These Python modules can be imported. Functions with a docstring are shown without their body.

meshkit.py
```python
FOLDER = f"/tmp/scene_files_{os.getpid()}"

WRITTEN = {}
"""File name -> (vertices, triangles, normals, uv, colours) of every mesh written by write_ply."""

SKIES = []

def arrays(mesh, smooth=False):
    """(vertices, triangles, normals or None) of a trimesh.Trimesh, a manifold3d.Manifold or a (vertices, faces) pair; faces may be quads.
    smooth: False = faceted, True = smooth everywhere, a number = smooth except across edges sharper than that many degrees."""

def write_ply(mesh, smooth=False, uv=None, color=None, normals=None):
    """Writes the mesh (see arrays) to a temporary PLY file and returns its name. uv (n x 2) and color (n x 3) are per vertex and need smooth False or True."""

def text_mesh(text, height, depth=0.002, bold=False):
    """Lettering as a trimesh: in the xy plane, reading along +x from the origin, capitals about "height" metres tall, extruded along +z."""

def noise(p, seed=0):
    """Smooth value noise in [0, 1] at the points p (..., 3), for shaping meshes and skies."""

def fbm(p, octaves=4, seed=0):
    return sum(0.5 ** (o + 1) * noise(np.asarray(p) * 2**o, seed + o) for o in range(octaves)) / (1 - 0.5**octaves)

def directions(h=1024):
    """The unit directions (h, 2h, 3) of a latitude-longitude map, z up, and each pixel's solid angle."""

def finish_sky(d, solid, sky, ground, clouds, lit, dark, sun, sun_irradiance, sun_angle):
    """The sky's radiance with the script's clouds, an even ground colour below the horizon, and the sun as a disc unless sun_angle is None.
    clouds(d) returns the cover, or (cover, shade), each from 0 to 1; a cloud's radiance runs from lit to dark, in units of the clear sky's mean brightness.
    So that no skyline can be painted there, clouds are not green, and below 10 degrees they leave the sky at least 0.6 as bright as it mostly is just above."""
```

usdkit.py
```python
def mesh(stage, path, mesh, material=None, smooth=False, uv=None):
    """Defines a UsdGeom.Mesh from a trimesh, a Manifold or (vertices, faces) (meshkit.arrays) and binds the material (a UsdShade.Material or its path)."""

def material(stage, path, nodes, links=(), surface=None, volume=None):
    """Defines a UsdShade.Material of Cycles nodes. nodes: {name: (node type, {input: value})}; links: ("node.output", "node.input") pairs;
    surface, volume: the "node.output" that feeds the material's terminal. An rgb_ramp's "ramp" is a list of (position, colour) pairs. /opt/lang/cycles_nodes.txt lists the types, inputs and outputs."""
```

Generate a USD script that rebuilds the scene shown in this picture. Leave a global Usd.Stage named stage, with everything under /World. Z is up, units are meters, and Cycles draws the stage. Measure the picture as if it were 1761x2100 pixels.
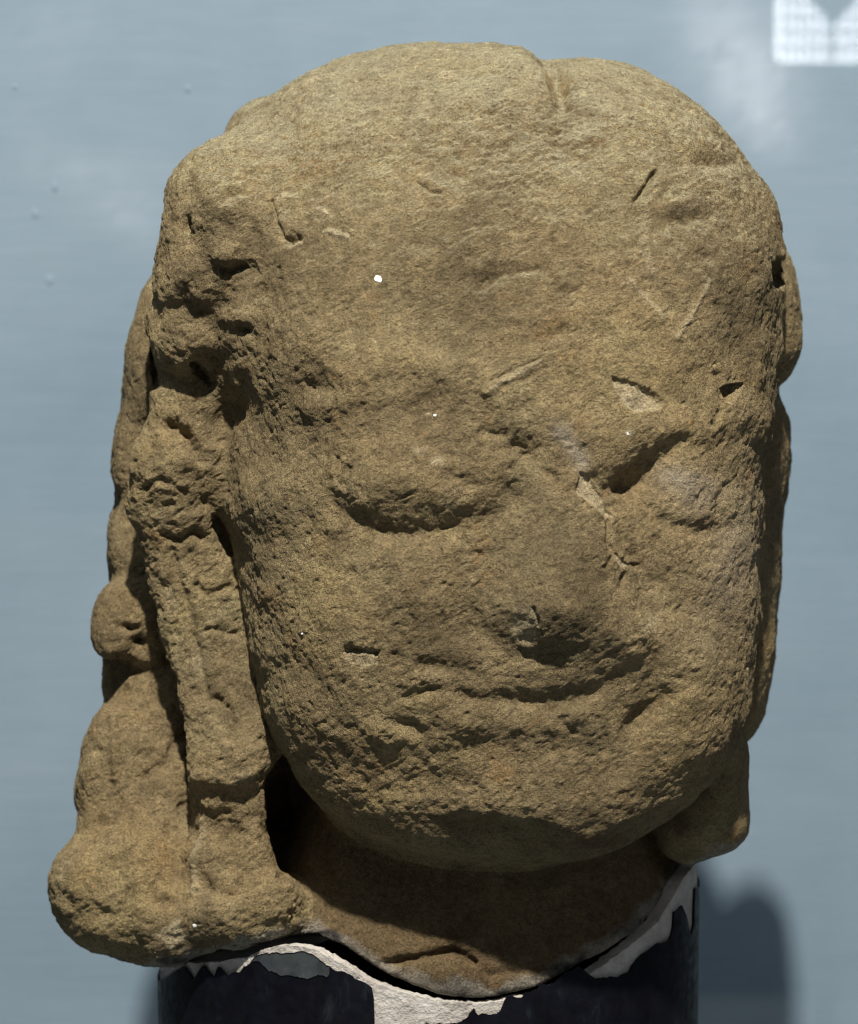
import math, random
import numpy as np
import trimesh
from scipy import sparse
import usdkit, meshkit
from pxr import Usd, UsdGeom, UsdLux, UsdShade, Gf, Sdf, Vt

stage = Usd.Stage.CreateInMemory()
UsdGeom.SetStageUpAxis(stage, UsdGeom.Tokens.z)
UsdGeom.SetStageMetersPerUnit(stage, 1.0)
UsdGeom.Xform.Define(stage, '/World')
UsdGeom.Scope.Define(stage, '/World/Looks')
random.seed(7)
rng = np.random.default_rng(7)

# ------------------------------------------------------------------ camera
# The sculpture was measured in "u": units of 0.19 mm seen straight from the camera (u right, v down, w away).
U = 0.333 / 1760.0
DIST = 1.5                                   # metres from the lens to the tip of the nose
PITCH = math.radians(10.0)                   # the camera looks a little down
HEAD = np.array([0.0, 0.0, 1.35])            # nose-tip plane on the camera's axis
FWD = np.array([0, math.cos(PITCH), -math.sin(PITCH)])
UP = np.array([0, math.sin(PITCH), math.cos(PITCH)])
EYE = HEAD - DIST * FWD


def world(p):
    """(u, v, w) -> metres; farther points are larger for the same apparent size."""
    p = np.asarray(p, float)
    y = p[..., 2] * U
    k = (DIST + y) / DIST
    x = (p[..., 0] - 880) * U * k
    z = (1050 - p[..., 1]) * U * k
    return HEAD + x[..., None] * np.array([1.0, 0, 0]) + y[..., None] * FWD + z[..., None] * UP


cam = UsdGeom.Camera.Define(stage, '/World/camera')
right = np.array([1.0, 0, 0])
m = Gf.Matrix4d(*[float(v) for v in (*right, 0, *UP, 0, *(-FWD), 0, *EYE, 1)])
cam.AddTransformOp().Set(m)
cam.CreateHorizontalApertureAttr(36.0)
cam.CreateVerticalApertureAttr(36.0 * 1024 / 858)
cam.CreateFocalLengthAttr(36.0 * DIST / (1760 * U))
cam.CreateFStopAttr(15.0)
cam.CreateFocusDistanceAttr(DIST + 0.022)
cam.CreateClippingRangeAttr(Gf.Vec2f(0.05, 100))
cam.CreateExposureAttr(-0.02)


# ------------------------------------------------------------------ lamps
def look_matrix(pos, target):
    pos, target = np.array(pos, float), np.array(target, float)
    z = pos - target
    z /= np.linalg.norm(z)
    x = np.cross([0, 1, 0.01], z)
    x /= np.linalg.norm(x)
    y = np.cross(z, x)
    return Gf.Matrix4d(*[float(v) for v in (*x, 0, *y, 0, *z, 0, *pos, 1)])


def aim_from(direction, dist, target=(0.0, 0.09, 1.33)):
    """A place dist metres from the head in a direction given in the camera's right / up / towards-camera terms."""
    r, u, t = direction
    v = r * right + u * UP - t * FWD
    v /= np.linalg.norm(v)
    return np.array(target) + dist * v


key = UsdLux.DiskLight.Define(stage, '/World/case_spotlight')
key.AddTransformOp().Set(look_matrix(aim_from((0.0, 0.745, 0.67), 2.5), (0.0, 0.09, 1.33)))
key.CreateRadiusAttr(0.04)
key.CreateIntensityAttr(9500.0)
key.CreateColorAttr(Gf.Vec3f(1.0, 0.925, 0.80))
soft = UsdLux.RectLight.Define(stage, '/World/soft_fill_lamp')  # added soft fill from above; no such lamp is known
soft.AddTransformOp().Set(look_matrix((-0.25, -0.25, 2.25), (0.0, 0.3, 1.35)))
soft.CreateWidthAttr(0.7)
soft.CreateHeightAttr(0.4)
soft.CreateIntensityAttr(2.7)
soft.CreateColorAttr(Gf.Vec3f(0.84, 0.93, 1.0))
dome = UsdLux.DomeLight.Define(stage, '/World/room_light')
usdkit.material(stage, '/World/Looks/room_air', {'bg': ('background_shader', {'color': (0.82, 0.92, 1.0), 'strength': 0.09})}, [], surface='bg.background')
UsdShade.MaterialBindingAPI.Apply(dome.GetPrim()).Bind(UsdShade.Material.Get(stage, '/World/Looks/room_air'))


# ------------------------------------------------------------------ helpers
from scipy.ndimage import map_coordinates
_TAB = rng.random((64, 64, 64)).astype(np.float32)


def vnoise(p, seed=0):
    p = np.asarray(p, np.float64) + seed * 17.31
    i = np.floor(p)
    t = p - i
    c = (i + t * t * (3 - 2 * t)) % 64
    return map_coordinates(_TAB, c.reshape(-1, 3).T, order=1, mode='grid-wrap').reshape(p.shape[:-1]).astype(float)


def fbm(p, octaves=4, seed=0):
    return sum(0.5 ** (o + 1) * vnoise(np.asarray(p) * 2 ** o, seed + o) for o in range(octaves)) / (1 - 0.5 ** octaves)


USED = {}


def path_for(name, parent='/World'):
    k = (parent, name)
    n = USED.get(k, -1) + 1
    USED[k] = n
    return f'{parent}/{name}' if n == 0 else f'{parent}/{name}_{n:03d}'


def tag(prim, **kw):
    for k, v in kw.items():
        prim.SetCustomDataByKey(k, v)


def obj(name, vf, mat, parent='/World', smooth=False):
    p = path_for(name, parent)
    return usdkit.mesh(stage, p, vf, '/World/Looks/' + mat, smooth=smooth).GetPrim()


def thing(name, label, category, loc=(0, 0, 0), **kw):
    x = UsdGeom.Xform.Define(stage, path_for(name))
    x.AddTranslateOp().Set(Gf.Vec3d(*map(float, loc)))
    tag(x.GetPrim(), label=label, category=category, **kw)
    return x.GetPrim()


def mesh_with(path, v, f, n, mat, primvars=None):
    g = UsdGeom.Mesh.Define(stage, path)
    g.CreatePointsAttr(Vt.Vec3fArray.FromNumpy(v.astype(np.float32)))
    g.CreateFaceVertexCountsAttr(Vt.IntArray.FromNumpy(np.full(len(f), 3, np.int32)))
    g.CreateFaceVertexIndicesAttr(Vt.IntArray.FromNumpy(f.astype(np.int32).ravel()))
    g.CreateSubdivisionSchemeAttr('none')
    g.CreateNormalsAttr(Vt.Vec3fArray.FromNumpy(n.astype(np.float32)))
    g.SetNormalsInterpolation('vertex')
    for k, a in (primvars or {}).items():
        UsdGeom.PrimvarsAPI(g).CreatePrimvar(k, Sdf.ValueTypeNames.Float3Array, 'vertex').Set(Vt.Vec3fArray.FromNumpy(a.astype(np.float32)))
    UsdShade.MaterialBindingAPI.Apply(g.GetPrim()).Bind(UsdShade.Material.Get(stage, '/World/Looks/' + mat))
    return g.GetPrim()


# ------------------------------------------------------------------ materials
def mk(name, nodes, links, surface='p.BSDF'):
    return usdkit.material(stage, '/World/Looks/' + name, nodes, links, surface=surface)


def stone_material():
    n = {
        'g': ('geometry', {}),
        # broad tone patches
        'n1': ('noise_texture', {'scale': 22.0, 'detail': 6.0, 'roughness': 0.6}),
        'r1': ('rgb_ramp', {'ramp': [(0.25, (0.212, 0.162, 0.092)), (0.45, (0.27, 0.211, 0.121)), (0.6, (0.296, 0.239, 0.138)), (0.78, (0.322, 0.279, 0.162))]}),
        # finer mottling
        'n2': ('noise_texture', {'scale': 130.0, 'detail': 8.0, 'roughness': 0.72}),
        'r2': ('rgb_ramp', {'ramp': [(0.3, (0.62, 0.60, 0.58)), (0.5, (1.0, 1.0, 1.0)), (0.7, (1.30, 1.29, 1.25))]}),
        'mx': ('mix', {'mix_type': 'multiply', 'fac': 0.85}),
        # grains
        'n3': ('noise_texture', {'scale': 900.0, 'detail': 4.0, 'roughness': 0.7}),
        'r3': ('rgb_ramp', {'ramp': [(0.3, (0.60, 0.58, 0.56)), (0.5, (1.0, 1.0, 1.0)), (0.68, (1.38, 1.36, 1.30))]}),
        'mx3': ('mix', {'mix_type': 'multiply', 'fac': 0.8}),
        'r5': ('rgb_ramp', {'ramp': [(0.28, (0.5, 0.48, 0.46)), (0.48, (1.0, 1.0, 1.0)), (0.7, (1.22, 1.2, 1.16))]}),
        'mx5': ('mix', {'mix_type': 'multiply', 'fac': 0.75}),
        # iron-brown spots
        'n4': ('noise_texture', {'scale': 60.0, 'detail': 5.0, 'roughness': 0.65}),
        'r4': ('rgb_ramp', {'ramp': [(0.60, (0, 0, 0)), (0.74, (0.5, 0.5, 0.5))]}),
        'm4': ('mix', {'color2': (0.30, 0.165, 0.065)}),
        # stains carried by the stone: red = pale fresh break, green = settled grey dust, blue = dark brown staining and painted shade
        'a': ('attribute', {'attribute': 'stain_shade'}),
        's': ('separate_color', {}),
        'n6': ('noise_texture', {'scale': 11.0, 'detail': 7.0, 'roughness': 0.66, 'distortion': 0.4}),
        'r6': ('rgb_ramp', {'ramp': [(0.34, (0.62, 0.64, 0.66)), (0.5, (1.0, 1.0, 1.0)), (0.66, (1.14, 1.10, 1.0))]}),
        'mx6': ('mix', {'mix_type': 'multiply', 'fac': 0.8}),
        'mp': ('mix', {'color2': (0.50, 0.43, 0.29)}),
        'md': ('mix', {'color2': (0.37, 0.345, 0.235)}),
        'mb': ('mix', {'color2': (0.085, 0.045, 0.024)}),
        'a2': ('attribute', {'attribute': 'mortar'}),
        's2': ('separate_color', {}),
        'mm': ('mix', {'color2': (0.40, 0.39, 0.36)}),
        'mk': ('mix', {'color2': (0.035, 0.036, 0.045)}),
        'mh': ('mix', {'color2': (0.46, 0.445, 0.42)}),  # pale veil: reflected haze of the case glass, painted on the stone
        # relief: scaly weathering and grain
        'bmap': ('mapping', {'rotation': (0.0, -0.45, 0.0), 'scale': (0.82, 1.0, 1.12)}),
        'b1': ('noise_texture', {'scale': 430.0, 'detail': 7.0, 'roughness': 0.68, 'distortion': 0.15}),
        'b2': ('noise_texture', {'scale': 1150.0, 'detail': 3.0, 'roughness': 0.6}),
        'bm1': ('bump', {'strength': 1.0, 'distance': 0.0062}),
        'bm2': ('bump', {'strength': 1.0, 'distance': 0.0018}),
        'p': ('principled_bsdf', {'roughness': 0.92, 'specular_ior_level': 0.12, 'diffuse_roughness': 0.5}),
    }
    l = [('g.position', k + '.vector') for k in ('n1', 'n2', 'n3', 'n4', 'n6', 'b2', 'bmap')] + [('n6.fac', 'r6.fac'), ('r6.color', 'mx6.color2'), ('m4.color', 'mx6.color1')] + [('bmap.vector', 'b1.vector')]
    l += [('n1.fac', 'r1.fac'), ('n2.fac', 'r2.fac'), ('n3.fac', 'r3.fac'), ('n4.fac', 'r4.fac'),
          ('r1.color', 'm4.color1'), ('r4.color', 'm4.fac'), ('mx6.color', 'md.color1'),
          ('a.color', 's.color'), ('s.g', 'md.fac'), ('md.color', 'mp.color1'), ('s.r', 'mp.fac'),
          ('mp.color', 'mb.color1'), ('s.b', 'mb.fac'), ('mb.color', 'mm.color1'),
          ('a2.color', 's2.color'), ('s2.r', 'mm.fac'), ('mm.color', 'mk.color1'), ('s2.g', 'mk.fac'),
          ('mk.color', 'mx.color1'), ('r2.color', 'mx.color2'), ('mx.color', 'mx3.color1'), ('r3.color', 'mx3.color2'),
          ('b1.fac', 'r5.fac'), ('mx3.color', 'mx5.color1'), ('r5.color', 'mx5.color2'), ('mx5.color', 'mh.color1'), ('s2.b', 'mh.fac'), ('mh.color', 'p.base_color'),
          ('b1.fac', 'bm1.height'), ('b2.fac', 'bm2.height'), ('bm1.normal', 'bm2.normal'), ('bm2.normal', 'p.normal')]
    mk('weathered_sandstone', n, l)


stone_material()
mk('white_plaster', {
    'g': ('geometry', {}), 'n': ('noise_texture', {'scale': 90.0, 'detail': 6.0, 'roughness': 0.65}),
    'r': ('rgb_ramp', {'ramp': [(0.3, (0.34, 0.31, 0.285)), (0.55, (0.50, 0.475, 0.45)), (0.75, (0.60, 0.58, 0.56))]}),
    'b': ('noise_texture', {'scale': 300.0, 'detail': 7.0, 'roughness': 0.65}), 'bm': ('bump', {'strength': 1.0, 'distance': 0.0022}),
    'p': ('principled_bsdf', {'roughness': 0.85, 'specular_ior_level': 0.2})},
   [('g.position', 'n.vector'), ('n.fac', 'r.fac'), ('r.color', 'p.base_color'), ('g.position', 'b.vector'), ('b.fac', 'bm.height'), ('bm.normal', 'p.normal')])
mk('navy_paint', {
    'g': ('geometry', {}), 'mp': ('mapping', {'scale': (1.0, 1.0, 0.45)}),
    'n': ('noise_texture', {'scale': 55.0, 'detail': 7.0, 'roughness': 0.7, 'distortion': 0.8}),
    'r': ('rgb_ramp', {'ramp': [(0.40, (0.0012, 0.0012, 0.0035)), (0.60, (0.003, 0.0035, 0.008)), (0.70, (0.012, 0.016, 0.02)), (0.8, (0.035, 0.045, 0.05))]}),
    'b': ('noise_texture', {'scale': 220.0, 'detail': 5.0}), 'bm': ('bump', {'strength': 0.5, 'distance': 0.0008}),
    'rr': ('rgb_ramp', {'ramp': [(0.3, (0.45,) * 3), (0.7, (0.7,) * 3)]}),
    'p': ('principled_bsdf', {'specular_ior_level': 0.16})},
   [('g.position', 'mp.vector'), ('mp.vector', 'n.vector'), ('n.fac', 'r.fac'), ('r.color', 'p.base_color'), ('g.position', 'b.vector'), ('b.fac', 'bm.height'), ('bm.normal', 'p.normal'), ('b.fac', 'rr.fac'), ('rr.color', 'p.roughness')])
mk('slate_chip', {
    'g': ('geometry', {}), 'n': ('noise_texture', {'scale': 120.0, 'detail': 6.0, 'roughness': 0.65, 'distortion': 0.5}),
    'r': ('rgb_ramp', {'ramp': [(0.35, (0.018, 0.022, 0.026)), (0.6, (0.04, 0.05, 0.055)), (0.75, (0.12, 0.14, 0.15))]}),
    'p': ('principled_bsdf', {'roughness': 0.55})},
   [('g.position', 'n.vector'), ('n.fac', 'r.fac'), ('r.color', 'p.base_color')])
mk('backdrop_paint', {
    'g': ('geometry', {}), 'mp': ('mapping', {'scale': (1.0, 1.0, 9.0)}),
    'n': ('noise_texture', {'scale': 22.0, 'detail': 6.0, 'roughness': 0.62}),
    'n2': ('noise_texture', {'scale': 7.0, 'detail': 5.0, 'roughness': 0.6}),
    'r': ('rgb_ramp', {'ramp': [(0.25, (0.180, 0.252, 0.320)), (0.75, (0.203, 0.276, 0.352))]}),
    'r2': ('rgb_ramp', {'ramp': [(0.3, (0.88, 0.91, 0.93)), (0.7, (1.10, 1.07, 1.07))]}),
    'mx': ('mix', {'mix_type': 'multiply', 'fac': 1.0}),
    # glass reflections painted into the colour as pale haze, upper right and left
    'a': ('attribute', {'attribute': 'painted_haze'}), 's': ('separate_color', {}),
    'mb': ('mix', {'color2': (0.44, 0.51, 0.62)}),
    'bm': ('bump', {'strength': 0.25, 'distance': 0.0006}),
    'p': ('principled_bsdf', {'roughness': 0.75, 'specular_ior_level': 0.25, 'coat_weight': 1.0, 'coat_roughness': 0.012})},  # gloss coat added to mirror the grid lamp, in place of case glass
   [('g.position', 'mp.vector'), ('mp.vector', 'n.vector'), ('g.position', 'n2.vector'), ('n.fac', 'r.fac'), ('n2.fac', 'r2.fac'), ('r.color', 'mx.color1'), ('r2.color', 'mx.color2'),
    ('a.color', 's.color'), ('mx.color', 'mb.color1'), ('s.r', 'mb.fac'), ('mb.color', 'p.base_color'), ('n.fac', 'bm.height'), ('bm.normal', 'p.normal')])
mk('gap_dark', {'g': ('geometry', {}), 'n': ('noise_texture', {'scale': 80.0, 'detail': 5.0}), 'r': ('rgb_ramp', {'ramp': [(0.35, (0.008, 0.007, 0.006)), (0.7, (0.04, 0.034, 0.028))]}),  # near-black: the shade of the gap put into the colour
    'p': ('principled_bsdf', {'roughness': 0.95, 'specular_ior_level': 0.05})}, [('g.position', 'n.vector'), ('n.fac', 'r.fac'), ('r.color', 'p.base_color')])
mk('lit_diffuser', {'e': ('emission', {'color': (0.93, 0.95, 1.0), 'strength': 19.0})}, [], surface='e.emission')
mk('grey_grille', {'p': ('principled_bsdf', {'base_color': (0.2, 0.21, 0.25), 'roughness': 0.5})}, [])
mk('lamp_frame', {'p': ('principled_bsdf', {'base_color': (0.05, 0.055, 0.06), 'roughness': 0.5})}, [])
mk('white_speck', {'p': ('principled_bsdf', {'base_color': (0.72, 0.73, 0.74), 'roughness': 0.6})}, [])
mk('case_grey', {'p': ('principled_bsdf', {'base_color': (0.22, 0.26, 0.29), 'roughness': 0.7})}, [])


# ------------------------------------------------------------------ backdrop
BACK_Y = 0.46            # metres behind the nose tip
def build_backdrop():
    # a thick board, upright; its front is a fine sheet so that the haze painted into its colour has a soft edge
    nx, nz = 301, 321
    xs, zs = np.linspace(-0.75, 0.75, nx), np.linspace(0.55, 2.15, nz)
    X, Z = np.meshgrid(xs, zs)
    v = np.stack([X.ravel(), np.full(X.size, BACK_Y), Z.ravel()], 1)
    i = np.arange(nx * nz).reshape(nz, nx)
    q = np.stack([i[:-1, :-1], i[:-1, 1:], i[1:, 1:], i[1:, :-1]], -1).reshape(-1, 4)
    f = np.vstack([q[:, [0, 1, 2]], q[:, [0, 2, 3]]])
    # back and edges
    b0 = len(v)
    vb = v + [0, 0.03, 0]
    v2 = np.vstack([v, vb])
    f2 = [f, f[:, ::-1] + b0]
    ring = np.concatenate([i[0, :-1], i[:-1, -1], i[-1, :0:-1], i[:0:-1, 0]])
    nxt = np.roll(ring, -1)
    f2.append(np.stack([ring, ring + b0, nxt], 1))
    f2.append(np.stack([nxt, ring + b0, nxt + b0], 1))
    f2 = np.vstack(f2)
    # where the painted reflections lie, in metres on the board
    def spot(cx, cz, rx, rz, rot, a):
        c, s = math.cos(rot), math.sin(rot)
        dx, dz = v2[:, 0] - cx, v2[:, 2] - cz
        p, q_ = (dx * c + dz * s) / rx, (-dx * s + dz * c) / rz
        return a * np.exp(-(p * p + q_ * q_))
    def on_board(u, vv):
        d = FWD * DIST + (u - 880) * U * right + (1050 - vv) * U * UP
        t = (BACK_Y - EYE[1]) / d[1]
        return EYE + t * d
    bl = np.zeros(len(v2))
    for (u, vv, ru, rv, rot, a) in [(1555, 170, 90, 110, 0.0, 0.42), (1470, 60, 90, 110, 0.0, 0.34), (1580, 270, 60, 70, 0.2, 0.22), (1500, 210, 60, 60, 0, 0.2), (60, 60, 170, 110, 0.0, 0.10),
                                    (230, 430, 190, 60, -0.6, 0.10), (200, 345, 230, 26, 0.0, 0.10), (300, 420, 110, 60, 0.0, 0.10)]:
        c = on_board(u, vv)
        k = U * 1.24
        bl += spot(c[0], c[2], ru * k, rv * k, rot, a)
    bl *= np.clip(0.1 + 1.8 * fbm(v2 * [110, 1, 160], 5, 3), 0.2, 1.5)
    n = trimesh.Trimesh(v2, f2, process=False)
    nn = np.zeros_like(v2); nn[:, 1] = -1; nn[b0:, 1] = 1
    p = mesh_with(path_for('back_wall'), v2, f2, nn, 'backdrop_paint', {'painted_haze': np.stack([np.clip(bl, 0, 0.8)] * 3, 1)})
    tag(p, kind='structure')
    for (u, vv, r) in [(112, 383, 11), (72, 438, 9), (102, 575, 10), (385, 182, 9), (30, 178, 7)]:
        c = on_board(u, vv)
        s = trimesh.creation.icosphere(subdivisions=3, radius=1.0)
        rr = r * U * 1.2 * (0.8 + 0.4 * random.random())
        s.vertices = s.vertices * [rr * (0.8 + 0.3 * random.random()), 0.0004, rr * 1.2] + c
        obj('paint_drip', s, 'backdrop_paint', '/World/back_wall', True)
    bx = trimesh.creation.box((1.5, 1.4, 0.03))
    bx.apply_translation((0, BACK_Y - 0.7 - 0.001, 0.55 + 0.015))
    tag(obj('case_floor', bx, 'case_grey'), kind='structure')
    return on_board


on_board = build_backdrop()


# ------------------------------------------------------------------ the stone head: implicit volume in (u, v, w)
CELL = 9.0
GX, GY, GW = np.arange(70, 1700, CELL), np.arange(60, 2090, CELL), np.arange(-60, 1560, CELL)
BIG = np.float32(200.0)


def umin(a, b, k):
    h = np.clip(0.5 + 0.5 * (b - a) / k, 0, 1)
    return b * (1 - h) + a * h - k * h * (1 - h)


OUT = np.array([(1050, 104), (960, 93), (850, 96), (780, 107), (700, 124), (620, 152), (555, 194), (505, 240), (455, 295), (410, 345), (378, 410), (362, 490), (362, 600), (385, 720),
                (440, 840), (446, 950), (440, 1050), (476, 1120), (495, 1200), (512, 1300), (540, 1430), (568, 1520), (605, 1600), (665, 1665), (750, 1715), (850, 1747), (1000, 1768),
                (1180, 1766), (1290, 1732), (1400, 1662), (1480, 1585), (1522, 1495), (1545, 1350), (1556, 1180), (1562, 1000), (1578, 900), (1590, 800), (1602, 650), (1614, 540),
                (1592, 420), (1530, 320), (1450, 225), (1370, 170), (1270, 132), (1190, 122), (1110, 124)], float)
CC = np.array([1100.0, 950.0])
_a = np.arctan2(OUT[:, 1] - CC[1], OUT[:, 0] - CC[0])
_r = np.hypot(OUT[:, 1] - CC[1], OUT[:, 0] - CC[0])
_o = np.argsort(_a)
_a, _r = _a[_o], _r[_o]
AT = np.linspace(-math.pi, math.pi, 721)
RT = np.interp(AT, np.r_[_a[-1] - 2 * math.pi, _a, _a[0] + 2 * math.pi], np.r_[_r[-1], _r, _r[0]])
_k = np.exp(-0.5 * (np.arange(-8, 9) / 3.0) ** 2)
RT = np.convolve(np.r_[RT[-9:-1], RT, RT[1:9]], _k / _k.sum(), 'valid')


def f_core(x, y, w):
    a = np.arctan2(y - CC[1], x - CC[0])
    rho = np.hypot(x - CC[0], y - CC[1]) / np.interp(a, AT, RT)
    dc = np.interp(y, [0, 700, 1000, 1300, 1600, 1770, 2100], [650, 640, 580, 500, 400, 330, 330]) + (1000 - x) * 0.14
    back = np.interp(y, [0, 1000, 1500, 1770], [520, 500, 420, 380])
    front = dc - 35
    dd = np.where(w < dc, (dc - w) / front, (w - dc) / back)
    p = 2.35
    g = (rho ** p + np.abs(dd) ** p) ** (1 / p) - 1
    return g * 520


def ell(c, r, rot=0.0, p=2.0):
    c, r = np.array(c, float), np.array(r, float)
    cs, sn = math.cos(math.radians(rot)), math.sin(math.radians(rot))

    def f(x, y, w):
        dx, dy, dw = x - c[0], y - c[1], w - c[2]
        a, b = (dx * cs + dy * sn) / r[0], (-dx * sn + dy * cs) / r[1]
        e = dw / r[2]
        if p == 2.0:
            k0 = np.sqrt(a * a + b * b + e * e)
            k1 = np.sqrt((a / r[0]) ** 2 + (b / r[1]) ** 2 + (e / r[2]) ** 2) + 1e-9
            return k0 * (k0 - 1) / k1
        return ((np.abs(a) ** p + np.abs(b) ** p + np.abs(e) ** p) ** (1 / p) - 1) * r.min()
    f.box = (c - r.max() - 90, c + r.max() + 90)
    return f


def chain(pts, flat=1.0):
    """A tapering strand through (u, v, w, radius) points; flat > 1 makes it deeper along w."""
    P = np.array(pts, float)

    def f(x, y, w):
        best = None
        for a, b in zip(P[:-1], P[1:]):
            d = (b - a)[:3] / [1, 1, flat]
            t = np.clip(((x - a[0]) * d[0] + (y - a[1]) * d[1] + (w - a[2]) / flat * d[2]) / (d @ d), 0, 1)
            q = np.sqrt((x - a[0] - t * d[0]) ** 2 + (y - a[1] - t * d[1]) ** 2 + ((w - a[2]) / flat - t * d[2]) ** 2) - (a[3] + t * (b[3] - a[3]))
            best = q if best is None else umin(best, q, 12.0)
        return best
    m = P[:, 3].max() * max(flat, 1) + 90
    f.box = (P[:, :3].min(0) - m, P[:, :3].max(0) + m)
    return f


def f_neck(x, y, w):
    cx = np.interp(y, [1500, 1760, 2050], [1000, 985, 960])
    rx = np.interp(y, [1400, 1650, 1800, 1950, 2050], [330, 385, 430, 500, 540])
    cw = np.interp(y, [1400, 1700, 2050], [820, 820, 850])
    rd = np.interp(y, [1400, 1700, 1900, 2050], [330, 360, 405, 430])
    g = (np.abs((x - cx) / rx) ** 2.3 + np.abs((w - cw) / rd) ** 2.3) ** (1 / 2.3) - 1
    return np.maximum(g * 380, 1350 - y)


f_neck.box = (np.array([300, 1330, 200]), np.array([1660, 2200, 1400]))
f_core.box = (np.array([0, 0, -200]), np.array([1800, 1900, 1700]))

# (part it belongs to, shape, blend radius)
PRIMS = [
    ('core', f_core, 0),
    ('neck', f_neck, 90),
    # waved hair over the left temple
    ('temple_hair', ell((470, 430, 470), (125, 135, 210)), 90),
    ('temple_hair', ell((415, 560, 500), (100, 125, 200)), 50),
    ('temple_hair', ell((400, 685, 530), (99, 112, 190)), 22),
    ('temple_hair', ell((468, 770, 520), (46, 90, 120), 20), 16),
    ('back_hair', ell((335, 740, 830), (80, 230, 190), 8), 10),
    ('back_hair', ell((560, 300, 900), (100, 100, 150)), 14),
    # the lock beside the face
    ('face_lock', chain([(388, 840, 500, 84), (372, 950, 500, 98), (362, 1050, 535, 90)], 0.9), 30),
    ('face_lock', chain([(362, 1050, 530, 90), (400, 1180, 550, 96), (432, 1300, 560, 98), (464, 1420, 545, 92), (482, 1540, 520, 94), (484, 1640, 510, 90)], 0.65), 26),
    ('face_lock', ell((480, 1700, 560), (90, 190, 95), 0, 2.8), 26),
    ('face_lock', ell((505, 1865, 560), (128, 92, 150), 0, 2.3), 34),
    # the beaded locks behind it
    ('back_hair', ell((560, 1480, 900), (150, 380, 170), 0, 2.4), 20),
    ('back_hair', ell((440, 1050, 900), (130, 300, 170), 0, 2.4), 20),
    ('rear_lock', chain([(338, 860, 860, 84), (302, 1150, 850, 76), (292, 1420, 830, 84), (300, 1600, 810, 108)], 0.9), 16),
    ('rear_lock', ell((302, 935, 790), (74, 100, 90), 4, 2.6), 26),
    ('rear_lock', ell((288, 1115, 790), (70, 90, 85), 0, 2.6), 26),
    ('rear_lock', ell((275, 1278, 750), (82, 88, 100), 8, 2.6), 30),
    ('rear_lock', ell((245, 1580, 740), (88, 140, 110), 8, 2.8), 36),
    ('rear_lock', ell((318, 1500, 780), (96, 170, 100), 12, 2.4), 30),
    ('rear_lock_end', ell((322, 1720, 720), (92, 220, 120), 0, 2.6), 30),
    ('rear_lock_end', ell((246, 1812, 690), (150, 128, 190), -32, 2.6), 60),
    ('rear_lock_end', ell((335, 1890, 640), (125, 100, 170), 25, 2.3), 40),
    # the locks down the right side
    ('side_lock', ell((1546, 640, 840), (98, 160, 220), -4, 2.5), 14),
    ('side_lock', ell((1486, 945, 930), (134, 165, 220), 2, 2.6), 36),
    ('side_lock', ell((1478, 1150, 920), (124, 175, 220), 3, 2.6), 36),
    ('side_lock', ell((1462, 1370, 880), (122, 170, 220), 6, 2.6), 36),
    ('side_lock_end', ell((1478, 1610, 600), (60, 150, 160), 0, 2.5), 14),
    ('side_lock_end', ell((1440, 1690, 590), (95, 75, 150), -18, 2.5), 14),
]
CUT_X = [60, 300, 400, 480, 560, 640, 700, 800, 900, 1000, 1100, 1240, 1310, 1370, 1420, 1470, 1540, 1700]
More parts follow.
